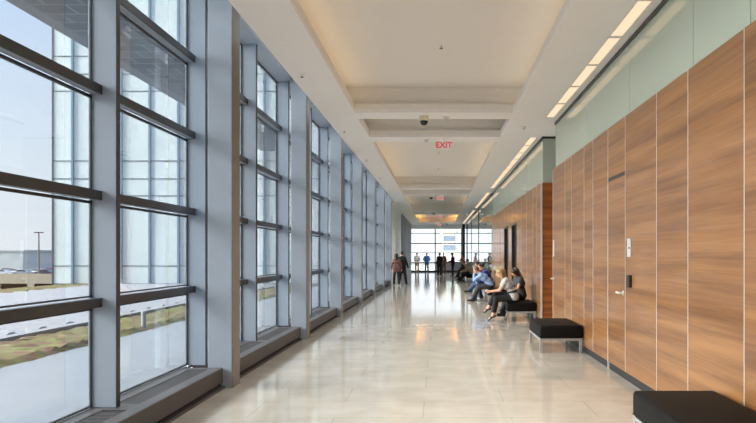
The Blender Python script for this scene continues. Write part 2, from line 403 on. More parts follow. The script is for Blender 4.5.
# ------------------------------------------------------------------ left curtain wall
mull = [8.45+2.335*k for k in range(-4, 13)]
HZ = [(1.150, 1.232), (2.105, 2.188), (3.05, 3.135), (3.995, 4.08)]
n = 0
for y0, y1 in zip(mull[:-1], mull[1:]):
    n += 1
    w = sempty('window_%d' % n)
    mm = MB(); mm.box(XG-.03, -2.88, y1-.03, y1+.03, .25, 4.95); mo = mm.build('window_mullion', 'steel', w, .004)
    box(-2.879, -2.872, y1-.03, y1+.03, .25, 4.95).build('mullion_cap', 'steel_dark', mo)
    gk = MB()
    for yy in (y0+.03, y1-.042): gk.box(XG-.012, XG+.004, yy, yy+.012, .25, 4.95)
    for z0, z1 in [(.235, .25)]+HZ+[(4.95, 4.96)]:
        gk.box(XG-.02, XG+.004, y0+.03, y1-.03, z0-.03, z0-.006); 
        gk.box(XG-.02, XG+.004, y0+.03, y1-.03, z1+.006, z1+.02)
    gk.build('window_gasket', 'gasket', w)
    for z0, z1 in HZ:
        tr = box(XG, -3.02, y0+.03, y1-.03, z0+.004, z1-.004).build('window_transom', 'steel', w)
        box(-3.02, -3.003, y0+.03, y1-.03, z0, z1).build('transom_cap', 'steel_dark', tr, .003)
    box(XG-.02, XG-.008, y0+.035, y1-.035, .2, 5.0).build('window_glass', 'glass', w)
    box(XG-.05, -2.80, y0, y1, 4.95, 5.10).build('window_head', 'steel', w)
# sill
box(XG-.1, -2.6+0.02, mull[0], 36.4, -.0, .03).build('window_sill', 'ledge_front', kind='structure')
# columns
for k in range(7):
    y0 = 8.24+4.66*k
    cb = MB(); cb.box(-2.79, -2.50, y0, y0+.32, 0, 5.10)
    cc = cb.build('column', 'steel', bevel=.004, kind='structure')
    box(-2.499, -2.493, y0+.004, y0+.316, 0.0, 5.08).build('column_shade_sheet', 'column_shade', cc)  # thin sheet, its darker colour imitates shade on the inner face
# heater enclosures
cuts = [mull[0]]+[8.24+4.66*k for k in range(7)]
mid = [y for y in mull]
for i in range(len(cuts)-1):
    y0 = cuts[i]+(.34 if i else 0); y1 = cuts[i+1]-.02
    t = thing('heater_enclosure', 'low grey metal heater casing with top grille, %s run from the camera along the glass' % ORD[i], 'heater casing', (-2.6, y0, 0), 0, 'heater casings under the glass wall')
    L = y1-y0
    # casing: front with recessed toe, top rails
    cs = MB(); cs.box(-.02, 0, 0, L, .07, .25); cs.box(-.5, -.02, 0, .02, .03, .25); cs.box(-.5, -.02, L-.02, L, .03, .25)
    cs.box(-.09, -.06, .02, L-.02, .03, .10)
    cs.build('front_panel', 'ledge_front', t, .002)
    tp = MB(); tp.box(-.14, -.02, .02, L-.02, .235, .25); tp.box(-.5, -.36, .02, L-.02, .235, .25)
    ys = [yy-y0 for yy in mid if y0+.2 < yy < y1-.2]
    solid = [(.02, .12)]+[(yy-.12, yy+.12) for yy in ys]+[(L-.12, L-.02)]
    for a, b_ in solid: tp.box(-.36, -.14, max(a,.02), min(b_, L-.02), .235, .25)
    tp.build('top_panel', 'ledge', t)
    g = MB(); g.box(-.362, -.356, .03, L-.03, .222, .232); g.box(-.144, -.138, .03, L-.03, .222, .232)
    for (a, b_), (c_, d_) in zip(solid[:-1], solid[1:]):
        yy = b_+.02
        while yy < c_-.03:
            g.box(-.362, -.138, yy, yy+.022, .226, .246); yy += .05
    g.build('grille', 'ledge', t)
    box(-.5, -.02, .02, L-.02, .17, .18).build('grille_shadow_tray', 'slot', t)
    if i: box(-.5, .0, -.34, -.0, .0, .25).build('column_casing', 'ledge_front', t) if False else None
# left end section: white wall then pilasters
wl = sempty('wall_left')
box(-3.3, -2.5, 36.56, 46.0, 0, ZC).build('white_section', 'wall', wl)
box(-3.3, -2.72, 46.0, YE, 0, ZC).build('grey_section', 'wall', wl)
for y in (46.2, 48.6, 51.0, 53.4, 55.8, 58.2, 60.6):
    box(-2.72, -2.38, y, y+.3, 0, ZC).build('pilaster', 'steel', wl, .004)

# ------------------------------------------------------------------ end window
we = sempty('window_18')
YW = YE-.15
xs = [-2.72, -.26, 2.2, 4.7, 7.2]
ew = MB()
for x in xs[1:]: ew.box(x-.05, x+.05, YW-.15, YW, 0, 4.0)
ew.build('window_mullion', 'steel_dark', we)
for z, h in ((.86, .07), (1.76, .05), (2.60, .09), (3.56, .06)):
    box(-2.72, 7.4, YW-.12, YW, z, z+h).build('window_transom', 'steel_dark', we)
box(-2.72, 7.4, YW-.25, YW, 0, .14).build('window_sill', 'steel_dark', we)
box(-2.72, 7.4, YW+.0, YW+.012, .14, 4.0).build('window_glass', 'glass', we)
box(2.2, 2.46, YE-1.6, YE-1.2, 0, ZC).build('column', 'steel_dark', kind='structure')
box(-.2, 2.15, YW-.06, YW-.03, .14, .86).build('spandrel_panel', plain('lilac_panel', srgb(176,176,188), .5), we)

# ------------------------------------------------------------------ benches
def bench(y0, label):
    t = thing('bench', label, 'bench', (2.025, y0+.65, 0))
    hx, hy = .355, .65
    b_ = MB(); b_.box(-hx, hx, -hy, hy, .235, .455)
    cu = b_.build('cushion', 'leather', t, .035, 4, smooth=True)
    pp = MB(); pp.box(-hx+.001, hx-.001, -hy+.001, hy-.001, .252, .258); pp.build('piping', 'leather', cu)
    f = MB()
    f.box(-hx+.01, hx-.01, -hy+.01, -hy+.04, .20, .236); f.box(-hx+.01, hx-.01, hy-.04, hy-.01, .20, .236)
    f.box(-hx+.01, -hx+.04, -hy+.04, hy-.04, .20, .236); f.box(hx-.04, hx-.01, -hy+.04, hy-.04, .20, .236)
    f.build('frame', 'bench_steel', t, .002)
    for sx in (-1, 1):
        for sy in (-1, 1):
            cx, cy = sx*(hx-.03), sy*(hy-.03)
            box(cx-.022, cx+.022, cy-.022, cy+.022, 0, .20).build('leg', 'bench_steel', t, .002)
    return t
bench(4.55, 'black leather bench nearest the camera, cut off at the lower corner')
bench(11.18, 'empty black leather bench on chrome legs before the alcove corner')
bench(16.5, 'black leather bench under the blonde and the brunette woman')
bench(22.9, 'black leather bench under the man in the light blue shirt')
bench(28.6, 'black leather bench under the person in jeans')
bench(40.2, 'black leather bench under the man in the khaki jacket')
bench(46.6, 'black leather bench under the dark clad sitter farthest down')

# ------------------------------------------------------------------ ceiling fittings
def exit_sign(x, y, ztop, label):
    t = thing('exit_sign', label, 'exit sign', (x, y, ztop))
    box(-.02, .02, -.012, .012, -.05, 0).build('stem', 'white_pl', t)
    box(-.17, .17, -.018, .018, -.24, -.05).build('panel', 'exit_body', t, .004)
    cu = bpy.data.curves.new('exit_text', 'FONT'); cu.body = 'EXIT'; cu.size = .195; cu.align_x = 'CENTER'; cu.extrude = .002; cu.offset = .005
    to = bpy.data.objects.new('tmp', cu); COL.objects.link(to)
    dg = bpy.context.evaluated_depsgraph_get(); me = bpy.data.meshes.new_from_object(to.evaluated_get(dg))
    bpy.data.objects.remove(to)
    me.materials.clear(); me.materials.append(M['exit_red'])
    o = bpy.data.objects.new('lettering', me); COL.objects.link(o); o.parent = t
    o.location = (0, -.021, -.213); o.rotation_euler = (math.pi/2, 0, 0)
exit_sign(.14, 16.25, ZC, 'white EXIT sign with red letters hanging nearest the camera')
exit_sign(.10, 31.65, ZC, 'white EXIT sign with red letters, second down the hall')
exit_sign(.12, 46.85, ZC, 'white EXIT sign with red letters, third down the hall')
exit_sign(.12, 59.8, ZC, 'white EXIT sign with red letters nearest the end window')
def lathe(prof, seg=20):
    mb = MB(); n = len(prof)
    for (r_, z) in prof:
        for k in range(seg):
            th = 2*math.pi*k/seg; mb.v.append((r_*math.cos(th), r_*math.sin(th), z))
    for i in range(n-1):
        for k in range(seg):
            mb.f.append((i*seg+k, i*seg+(k+1) % seg, (i+1)*seg+(k+1) % seg, (i+1)*seg+k))
    mb.f.append(tuple(range(seg))); mb.f.append(tuple((n-1)*seg+k for k in range(seg)))
    return mb
def dome(x, y, label):
    t = thing('dome_camera', label, 'security camera', (x, y, ZC))
    lathe([(.09, 0), (.095, -.02), (.095, -.09), (.085, -.10)]).build('housing', 'cream_pl', t, smooth=True)
    lathe([(.08, -.10), (.078, -.125), (.062, -.16), (.035, -.182), (.004, -.19)]).build('dome', 'smoke_dome', t, smooth=True)
dome(-.28, 13.55, 'cream dome camera with smoked cover nearest the camera')
dome(-.32, 31.65, 'dome camera with smoked cover beside the second exit sign')
dome(-.27, 43.95, 'dome camera with smoked cover between the third and fourth long trays')
dome(.75, 59.4, 'dome camera with smoked cover by the end window')
def detector(x, y, label, r_=.06):
    t = thing('smoke_detector', label, 'smoke detector', (x, y, ZC))
    lathe([(r_, 0), (r_*1.05, -.015), (r_*.9, -.035)]).build('base', 'white_pl', t, smooth=True)
    lathe([(r_*.7, -.035), (r_*.65, -.055), (r_*.3, -.065)]).build('sensor', 'grey_plate', t, smooth=True)
detector(.17, 13.6, 'round white detector beside the nearest dome camera')
detector(-.28, 16.3, 'round white detector left of the nearest exit sign')
detector(-.12, 31.6, 'round white detector left of the second exit sign', .05)
detector(1.85, 14.7, 'round white detector on the right soffit by the alcove')
def sprinkler(x, y, z, label):
    t = thing('sprinkler', label, 'sprinkler', (x, y, z))
    lathe([(.045, 0), (.045, -.006), (.012, -.01), (.012, -.03)]).build('escutcheon', 'white_pl', t, smooth=True)
    lathe([(.01, -.03), (.008, -.045), (.028, -.048), (.028, -.052)]).build('deflector', 'pole', t, smooth=True)
sprinkler(.05, 10.6, ZT, 'small sprinkler head in the middle of the nearest ceiling tray')
sprinkler(.02, 21.6, ZT, 'small sprinkler head in the second long ceiling tray, nearer one')
sprinkler(.02, 25.6, ZT, 'small sprinkler head in the second long ceiling tray, farther one')
for k, y in enumerate((10.4, 15.1, 19.8, 24.4, 29.0)):
    sprinkler(-2.08, y, ZC, 'small sprinkler head on the left soffit, %s from the camera' % ORD[k])
for k, y in enumerate((45.0,)):
    box(1.93, 2.03, y, y+.1, ZC-.13, ZC).build('wall_speaker', 'black', None, .02).update_tag()
    tag(bpy.context.scene.objects[-1] if False else COL.objects[-1], 'small dark speaker hanging from the right soffit past the far wood wall', 'speaker')

# ------------------------------------------------------------------ outside left: terrace
ZR = -.10
box(-21.5, -3.25, -14, 38, -.6, ZR).build('ground_terrace', 'paver', kind='structure')
def strip(name, x0, x1, seed):
    rng = np.random.default_rng(seed); nx, ny = int((x1-x0)/.16), int(52/.16)
    X, Y = np.meshgrid(np.linspace(x0, x1, nx), np.linspace(-14, 38, ny), indexing='ij')
    Z = ZR+.05+rng.random(X.shape)*.06; Z[0] = Z[-1] = ZR; X = X+rng.normal(0, .03, X.shape)
    me = bpy.data.meshes.new(name); v = np.stack([X, Y, Z], -1).reshape(-1, 3)
    f = [(i*ny+j, (i+1)*ny+j, (i+1)*ny+j+1, i*ny+j+1) for i in range(nx-1) for j in range(ny-1)]
    me.from_pydata(v.tolist(), [], f); me.materials.append(M['sedum'])
    o = bpy.data.objects.new(name, me); COL.objects.link(o); o['kind'] = 'stuff'; return o
tag(strip('sedum', -8.25, -6.6, 1), 'green and rust sedum bed nearest the glass wall', 'plants')
tag(strip('sedum', -20.8, -18.3, 2), 'green sedum bed along the far terrace edge', 'plants')
box(-8.55, -8.3, -14, 38, ZR, ZR+.12).build('kerb_terrace', 'curb', kind='structure')
o = thing('ribbed_skylight', 'pale ribbed metal roof lying between the two sedum beds', 'roof')
sk = MB(); y = -14
sk.box(-18.2, -8.7, -14, 38, ZR, ZR+.03); sk.build('deck', 'seam', o)
sk = MB()
while y < 37.5:
    sk.prism([(y, ZR+.03), (y+.30, ZR+.13), (y+.45, ZR+.13), (y+.75, ZR+.03)], -18.2, -8.7, 'X'); y += 1.1
sk.build('ribs', 'curb', o)
t = thing('bollard', 'short white post standing in the near sedum bed', 'bollard', (-6.75, 15.6, ZR))
lathe([(.05, 0), (.05, .33), (.06, .34), (.06, .40), (.05, .42)]).build('post', 'curb', t, smooth=True)
# building with fins
YF = 38.0
t = thing('glass_building', 'tall pale glass clad building with blue vertical fins across the terrace', 'building', (-12, YF, -6))
def part(mb, name, mat, **k):
    o = mb.build(name, mat, t, **k); o.location = (12, -YF, 6); return o
part(MB().box(-21.5, -3.3, YF+.02, YF+18, -6, 26), 'facade', 'facade')
fx = -19.29
part(box(-20.455, -20.345, YF-.12, YF+.02, -.1, 26), 'fin', 'fin')
fins = []
while fx < -3.6:
    part(box(fx-.055, fx+.055, YF-.12, YF+.02, -.1, 26), 'fin', 'fin'); fx += 1.6
jl = MB()
for base in (-.97, 4.9, 10.75, 16.6, 22.4):
    for dz in (0, .95, 1.95):
        if base+dz > -.05: jl.box(-21.5, -3.3, YF-.01, YF+.02, base+dz-.025, base+dz+.025)
part(jl, 'joint_lines', 'line')
part(box(-21.56, -21.5, YF-.05, YF+.1, -1, 26), 'corner_trim', 'pole')
# canopy
t = thing('canopy', 'grey perforated canopy slung over the terrace outside the glass', 'canopy', (-8.5, 12, 7.35))
o = box(-9.35, -7.3, -14, 37.7, 7.35, 7.55).build('soffit_panels', 'canopy', t); o.location = (8.5, -12, -7.35)
o = MB().prism([(-9.8, 7.38), (-9.35, 7.35), (-9.35, 7.75), (-9.8, 7.6)], -14, 37.7, 'Y').build('edge_fascia', 'canopy_edge', t); o.location = (8.5, -12, -7.35)
# far ground and parking deck
box(-400, 400, -60, 900, -8.4, -8).build('ground_far', 'ground', kind='structure')
def at(px, py, Y): return Vector(((px-438)*Y/680, Y, EYE-(py-254.5)*Y/680))
t = thing('parking_deck', 'cream concrete parking deck beyond the terrace, its roof full of cars', 'parking deck', (-90, 145, -8))
def ppart(mb, name, mat):
    o = mb.build(name, mat, t); o.location = (90, -145, 8); return o
ppart(box(-140, -60, 145, 145.4, -4.6, -2.5), 'parapet', 'concrete')
box(-140, -60, 145.5, 200, -4.2, -3.1).build('ground_deck', 'concrete', kind='structure')
for k in range(9): ppart(box(-138+k*7.2, -136.6+k*7.2, 145.0, 145.4, -8, -4.6), 'pier', 'concrete')
box(-140, -60, 160, 160.4, -8, -4.2).build('wall_deck', 'dark_gap', kind='structure')
CC = [('silver', srgb(190,195,202), 3), ('white', srgb(228,230,232), 16), ('grey', srgb(130,136,146), 24), ('dark red', srgb(120,40,44), 8), ('dark blue', srgb(50,58,80), 45.5), ('white', srgb(222,222,225), 37), ('red', srgb(150,30,40), 51), ('black', srgb(30,32,38), 57.5)]
def car(px, colname, col, i):
    Y = 149.5 + {0:0,2:0,4:0,1:7,5:7,7:7,3:14,6:14}[i]; p = at(px, 270, Y)
    t = thing('car', '%s car parked on the deck roof, %s from the left edge of the view' % (colname, ['', '', '', '', '', '', '', ''][i]), 'car', (p.x, Y, -3.1))
    prof = [(-2.1, .35), (-2.15, .75), (-1.95, .92), (-1.35, 1.0), (-.85, 1.42), (.65, 1.42), (1.2, .98), (1.95, .85), (2.15, .6), (2.12, .35)]
    mt = plain('car_paint_%d' % i, col, .25, coat=.6, var=.01)
    MB().prism(prof, -.85, .85, 'Y').build('body', mt, t, .04)
    MB().prism([(-1.15, 1.03), (-.78, 1.36), (.58, 1.36), (.98, 1.03)], -.87, .87, 'Y').build('windows', 'car_glass', t)
    for sx in (-1.3, 1.35):
        for sy in (-.8, .8):
            w = lathe([(.32, -.1), (.32, .1)], 16).build('wheel', 'tyre', t); w.rotation_euler = (math.pi/2, 0, 0); w.location = (sx, sy, .32)
    return t
names = {0:'silver car parked on the deck below the grey block', 1:'white car parked on the deck between silver and grey cars', 2:'grey car parked on the deck left of the lamp post',
         3:'dark red car on the deck just right of the leftmost silver car', 4:'dark blue car parked on the deck behind the lamp post', 5:'white car on the deck just left of the lamp post', 6:'red car on the deck right of the lamp post', 7:'black car on the deck beside the glass building corner'}
for i, (cn, c, px) in enumerate(CC):
    car(px, cn, c, i)['label'] = names[i]
p = at(41.5, 272, 148)
t = thing('lamp_post', 'tall dark twin-headed lamp post on the parking deck', 'lamp post', (p.x, 147, -3.1))
MB().tube([(0, 0, 0), (0, 0, 9.5)], .17, rs=[.2, .13]).build('pole', 'pole', t, smooth=True)
for s in (-1, 1): box(s*.1, s*.95, -.2, .2, 9.35, 9.6).build('lamp_head', 'pole', t, .03)
box(-.35, .35, -.35, .35, 0, .6).build('footing', 'concrete', t)
def block(name, label, x0, x1, y0, y1, z1, mat, bands=(), roof=None):
    t = thing(name, label, 'building', ((x0+x1)/2, y0, -8)); o = None
    ox = (-(x0+x1)/2, -y0, 8)
    o = box(x0, x1, y0, y1, -8, z1).build('walls', mat, t); o.location = ox
    o = box(x0-.5, x1+.5, y0-.5, y1+.5, z1, z1+.5).build('roof', roof or mat, t); o.location = ox
    for (za, zb, xa, xb) in bands:
        o = box(xa, xb, y0-.1, y0+.1, za, zb).build('window_band', 'blue_glass', t); o.location = ox
p0, p1 = at(0, 250, 210), at(23, 250, 210)
block('low_building', 'grey flat roofed block behind the parked cars', p0.x-30, p1.x, 210, 240, at(0, 251.5, 210).z, 'gray_bldg', [(-1, .6, p0.x-20, p1.x-8)])
p0, p1 = at(25, 256, 230), at(54, 256, 230)
block('low_building', 'pale block with a dark window band behind the lamp post', p0.x, p1.x+20, 250, 270, at(0, 255, 230).z, 'cream_bldg', [(at(0, 262, 230).z, at(0, 257.5, 230).z, p0.x+3, p1.x+18)])
# outside the end window
block('office_building', 'cream office block with blue window bands beyond the end window', .9, 3.6, 130, 150, at(0, 231, 130).z, 'cream_bldg',
      [(at(0, 241, 130).z, at(0, 236, 130).z, 1.0, 3.3), (at(0, 250.5, 130).z, at(0, 245, 130).z, 1.0, 3.3)])
box(-12, 160, 70, 200, -1.9, -1.4).build('ground_end', plain('pale_green_ground', srgb(205, 214, 200), .8), kind='structure')
#PEOPLE-START#
# ------------------------------------------------------------------ people
def V3(*a): return np.array(a, float)
def unit(v): return v/ (np.linalg.norm(v)+1e-9)
class Field:
    """smooth union of tapered capsules and ellipsoids sampled on a grid"""
    def __init__(s, prims, h):
        lo = np.min([np.minimum(p['a']-p['R'], p['b']-p['R']) for p in prims], 0)-3*h
        hi = np.max([np.maximum(p['a']+p['R'], p['b']+p['R']) for p in prims], 0)+3*h
        s.h = h; s.o = lo; s.n = np.ceil((hi-lo)/h).astype(int)+1
        s.F = np.full(s.n, .12, np.float32)
        for p in prims: s.add(p)
    def sub(s, lo, hi):
        i0 = np.clip(np.floor((lo-s.o)/s.h).astype(int), 0, s.n-1); i1 = np.clip(np.ceil((hi-s.o)/s.h).astype(int)+1, 1, s.n)
        g = np.meshgrid(*[s.o[k]+s.h*np.arange(i0[k], i1[k]) for k in range(3)], indexing='ij')
        return tuple(slice(i0[k], i1[k]) for k in range(3)), np.stack(g, -1)
    def add(s, p):
        m = p['R']+p['k']+2*s.h
        sl, P = s.sub(np.minimum(p['a'], p['b'])-m, np.maximum(p['a'], p['b'])+m)
        if p['t'] == 'c':
            ab = p['b']-p['a']; L = float(ab@ab)+1e-9
            t = np.clip(((P-p['a'])@ab)/L, 0, 1)
            d = np.linalg.norm(P-p['a']-t[..., None]*ab, axis=-1)-(p['ra']+(p['rb']-p['ra'])*t)
        else:
            q = (P-p['a'])@p['M'].T
            k0 = np.linalg.norm(q/p['r'], axis=-1); k1 = np.linalg.norm(q/(p['r']**2), axis=-1)+1e-9
            d = k0*(k0-1)/k1
        cur = s.F[sl]
        if p.get('cut'):
            s.F[sl] = np.maximum(cur, -d); return
        k = p['k']; hh = np.clip(.5+.5*(cur-d)/k, 0, 1)
        s.F[sl] = np.minimum(cur+(d-cur)*hh-k*hh*(1-hh), .12)
    def grid(s):
        g = np.meshgrid(*[s.o[k]+s.h*np.arange(s.n[k]) for k in range(3)], indexing='ij'); return np.stack(g, -1)
    def mesh(s):
        F = s.F; n = F.shape; neg = F < 0
        acc = np.zeros((n[0]-1, n[1]-1, n[2]-1, 3)); cnt = np.zeros(acc.shape[:3])
        C = [(i, j, k) for i in (0, 1) for j in (0, 1) for k in (0, 1)]
        def view(A, c): return A[c[0]:n[0]-1+c[0], c[1]:n[1]-1+c[1], c[2]:n[2]-1+c[2]]
        for ax in range(3):
            for c in C:
                if c[ax]: continue
                c2 = list(c); c2[ax] = 1; A = view(F, c); B = view(F, c2); mk = (A < 0) != (B < 0)
                t = np.where(mk, A/np.where(mk, A-B, 1), 0)
                for q in range(3): acc[..., q] += np.where(mk, c[q]+(t if q == ax else 0), 0)
                cnt += mk
        act = cnt > 0; idx = -np.ones(act.shape, int); idx[act] = np.arange(act.sum())
        co_ = acc[act]/cnt[act][:, None]+np.argwhere(act); V = s.o+s.h*co_
        quads = []
        for ax in range(3):
            u, v = (ax+1) % 3, (ax+2) % 3
            sl0 = [slice(None)]*3; sl1 = [slice(None)]*3; sl0[ax] = slice(0, -1); sl1[ax] = slice(1, None)
            e = np.argwhere(neg[tuple(sl0)] != neg[tuple(sl1)])
            e = e[(e[:, u] > 0) & (e[:, v] > 0) & (e[:, u] < n[u]-1) & (e[:, v] < n[v]-1)]
            sg = neg[tuple(e.T)]
            def g(du, dv):
                q = e.copy(); q[:, u] -= du; q[:, v] -= dv; return idx[tuple(q.T)]
            Q = np.stack([g(1, 1), g(0, 1), g(0, 0), g(1, 0)], -1); Q[~sg] = Q[~sg][:, ::-1]; quads.append(Q)
        return V, np.concatenate(quads)
def cap(a, b, ra, rb=None, k=.03):
    rb = ra if rb is None else rb
    return dict(t='c', a=np.array(a, float), b=np.array(b, float), ra=ra, rb=rb, k=k, R=max(ra, rb))
def ell(c, r, M_=None, k=.02, cut=False):
    c = np.array(c, float); return dict(t='e', a=c, b=c, r=np.array(r, float), M=np.eye(3) if M_ is None else M_, k=k, R=max(r), cut=cut)
def emit_mesh(prims, h, name, mat, parent, slabs=()):
    f = Field([p for p in prims if not p.get('cut')], h)
    for p in prims:
        if p.get('cut'): f.add(p)
    if slabs:
        G = f.grid()
        for (pt, nrm) in slabs: f.F = np.maximum(f.F, ((G-pt)@nrm).astype(np.float32))
    V, Q = f.mesh(); me = bpy.data.meshes.new(name); me.from_pydata(V.tolist(), [], Q.tolist()); me.materials.append(mat)
    for p in me.polygons: p.use_smooth = True
    o = bpy.data.objects.new(name, me); COL.objects.link(o); o.parent = parent; return o
def ik(a, c, l1, l2, pole):
    d = c-a; L = min(np.linalg.norm(d), (l1+l2)*.999); u = unit(d); c = a+u*L
    x = (l1*l1-l2*l2+L*L)/(2*L); y = math.sqrt(max(l1*l1-x*x, 0)); p = pole-u*(pole@u)
    return a+u*x+unit(p)*y, c
SK = plain('skin_light', srgb(205, 158, 132), .55, var=.05, vscale=10)
SK2 = plain('skin_tan', srgb(182, 132, 104), .55, var=.05, vscale=10)
MC = {}
def cloth(name, rgb, var=.08, vs_=8, rough=.85):
    if name not in MC: MC[name] = plain('cloth_'+name, srgb(*rgb), rough, var=var, vscale=vs_)
    return MC[name]
EYE_M = plain('eye_dark', (.03, .02, .02, 1), .2); LIP = plain('lips', srgb(168, 92, 84), .5)
def person(label, loc, rz, pose, h=.013, **o):
    """local frame: x forward, y left, z up. pose: dict with pelvis, lean, twist, ankles, wrists, head tilt"""
    t = thing('person', label, 'person', loc, rz); s = o.get('s', 1.0); fem = o.get('fem', False); skin = o.get('skin', SK)
    pel = V3(*pose['pelvis']); ln = math.radians(pose.get('lean', 3)); la = math.radians(pose.get('side', 0)); tw = math.radians(pose.get('twist', 0))
    up = unit(V3(math.sin(ln), math.sin(la), math.cos(ln))); cv = math.radians(pose.get('curve', 8)); up2 = unit(V3(math.sin(ln+cv), math.sin(la), math.cos(ln+cv)))
    lat = V3(-math.sin(tw), math.cos(tw), 0); lat = unit(lat-up2*(lat@up2)); lp = V3(0, 1, 0)
    waist = pel+up*.14*s; chest = waist+up*.06*s+up2*.14*s; shc = chest+up2*.13*s; nb = chest+up2*.195*s
    sw = (.142 if fem else .168)*s
    ht = math.radians(pose.get('head', 0)); hy = math.radians(pose.get('head_yaw', 0))
    hdir = V3(math.cos(hy+tw)*math.cos(ht), math.sin(hy+tw)*math.cos(ht), -math.sin(ht)); hr = unit(np.cross(V3(0, 0, 1), hdir)); hu = np.cross(hdir, hr)
    hc = nb+unit(up2*.6+hu*.6)*.160*s+hdir*.025*s
    HM = np.stack([hdir, hr, hu])
    hpt = lambda x, y, z: hc+(hdir*x+hr*y+hu*z)*s
    J = {}
    for sd, nm in ((1, 'L'), (-1, 'R')):
        J['sh'+nm] = shc+lat*sw*sd; J['hip'+nm] = pel+lp*.092*s*sd-V3(0, 0, .02*s)
        w = pose['wrist'+nm]; w = V3(*w); pole = V3(*pose.get('pole'+nm, (-1, .5*sd, -.4)))
        J['el'+nm], J['wr'+nm] = ik(J['sh'+nm], w, .29*s, .255*s, pole)
        a = V3(*pose['ankle'+nm]); kp = V3(*pose.get('knee'+nm, (1, .05*sd, .35)))
        J['kn'+nm], J['an'+nm] = ik(J['hip'+nm], a, .435*s, .425*s, kp)
    def torso(e=0, chestf=1):
        w0 = .078 if fem else .095; k = .06
        P = [cap(pel-lp*.085*s, pel+lp*.085*s, (.112 if fem else .108)*s+e, k=k),
             cap(waist-lat*(.05 if fem else .07)*s, waist+lat*(.05 if fem else .07)*s, (.092 if fem else .108)*s+e, k=k),
             cap(chest-lat*w0*s, chest+lat*w0*s, (.10 if fem else .118)*s+e, k=k),
             cap(shc-lat*sw*.78, shc+lat*sw*.78, .056*s+e, k=k)]
        if fem:
            fw = unit(np.cross(lat, up2))
            for q in (-1, 1): P.append(cap(chest+fw*.075*s+lat*.065*q*s+up2*.02*s, chest+fw*.08*s+lat*.065*q*s, .052*s+e, k=.04))
        return P
    def arm(nm, e=0, u=1.0, f=1.0):
        a, b_, c = J['sh'+nm], J['el'+nm], J['wr'+nm]; fm = .88 if fem else 1
        P = [cap(a, a+(b_-a)*u, (.056*fm*s+e), (.056+(.042-.056)*u)*fm*s+e, k=.03)]
        if u >= 1 and f > 0: P.append(cap(b_, b_+(c-b_)*f, .042*fm*s+e, (.042-.014*f)*fm*s+e, k=.02))
        return P
    def leg(nm, e=0, f=1.0, flare=0):
        a, b_, c = J['hip'+nm], J['kn'+nm], J['an'+nm]
        return [cap(a, b_, .085*s+e, .058*s+e, k=.04), cap(b_, b_+(c-b_)*.35, .056*s+e, .056*s+e, k=.03), cap(b_+(c-b_)*.35, b_+(c-b_)*f, .056*s+e, (.04+flare)*s+e, k=.03)]
    toe = {}
    for nm in 'LR':
        td = V3(*pose.get('toe'+nm, (1, .12 if nm == 'L' else -.12, -.0))); toe[nm] = unit(td)
    B = torso()+arm('L')+arm('R')+leg('L')+leg('R')
    B.append(cap(nb-up2*.03*s, hc-hu*.05*s-hdir*.02*s, .055*s, .052*s, k=.03))
    B += [ell(hc+hu*.02*s, (.098*s, .076*s, .105*s), HM, .02), ell(hpt(.025, 0, -.06), (.062*s, .052*s, .062*s), HM, .03)]
    B.append(cap(hpt(.092, 0, .01), hpt(.112, 0, -.022), .008*s, .013*s, k=.008))
    B.append(cap(hpt(.088, -.018, -.056), hpt(.088, .018, -.056), .008*s, k=.008))
    for q in (-1, 1):
        B.append(ell(hpt(-.005, .078*q, -.005), (.02*s, .011*s, .032*s), HM, .006))
        B.append(cap(hpt(.084, .018*q, .032), hpt(.080, .045*q, .03), .009*s, k=.008))
    # hands
    hp = pose.get('hands', {})
    for nm in 'LR':
        sd = 1 if nm == 'L' else -1
        w = J['wr'+nm]; fd = unit(w-J['el'+nm]); d = unit(V3(*hp.get('d'+nm, fd))); nn = V3(*hp.get('n'+nm, (0, -sd, 0))); nn = unit(nn-d*(nn@d))
        c1 = math.radians(hp.get('curl'+nm, 22)); lt = unit(np.cross(d, nn))*hp.get('ts'+nm, sd)
        for off in (-.027, -.009, .009, .027): B.append(cap(w, w+d*.085*s+lt*off*s, .019*s, .0135*s, k=.012))
        for off, fl in ((.029, .92), (.010, 1.0), (-.010, .95), (-.029, .78)):
            p0 = w+d*.082*s+lt*off*s; cc = 0
            for ll, ff in ((.040, .8), (.026, 1.1), (.020, .9)):
                cc += c1*ff; dd = d*math.cos(cc)+nn*math.sin(cc); p1 = p0+dd*ll*fl*s; B.append(cap(p0, p1, .0088*s, .0078*s, k=.004)); p0 = p1
        p0 = w+d*.022*s+lt*.026*s; p1 = p0+unit(d*.75+lt*.75+nn*.25)*.045*s; p2 = p1+unit(d+nn*.5+lt*.1)*.032*s
        B += [cap(p0, p1, .013*s, .0105*s, k=.01), cap(p1, p2, .0105*s, .0085*s, k=.005)]
    for nm in 'LR': B.append(cap(J['an'+nm], J['an'+nm]+toe[nm]*.11*s+V3(0, 0, -.045*s), .035*s, .022*s, k=.02))
    emit_mesh(B, h, 'body', skin, t)
    # face details
    for q in (-1, 1):
        e_ = emit_mesh([ell(hpt(.083, .031*q, .012), (.011*s, .014*s, .008*s), HM)], .004, 'eye', EYE_M, t)
    emit_mesh([cap(hpt(.094, -.016, -.056), hpt(.094, .016, -.056), .006*s, k=.004)], .004, 'mouth', LIP, t)
    # trousers
    e = max(.016, h*1.25)
    P = leg('L', e, o.get('cuff', .96), .012)+leg('R', e, o.get('cuff', .96), .012)+[cap(pel-lp*.085*s, pel+lp*.085*s, .108*s+e, k=.05), cap(waist-lat*.05*s-up*.04*s, waist+lat*.05*s-up*.04*s, .095*s+e*.8, k=.05)]
    emit_mesh(P, h, 'trousers', o['legs'], t)
    # top
    e2 = e+.006; P = torso(e2); 
    if 'hem' in o:
        q = pel-V3(0, 0, 1)*o['hem']; P += [cap(q-lp*.07*s, q+lp*.07*s, .105*s+e2, k=.05)]
    sl = o.get('sleeve', 1.93)
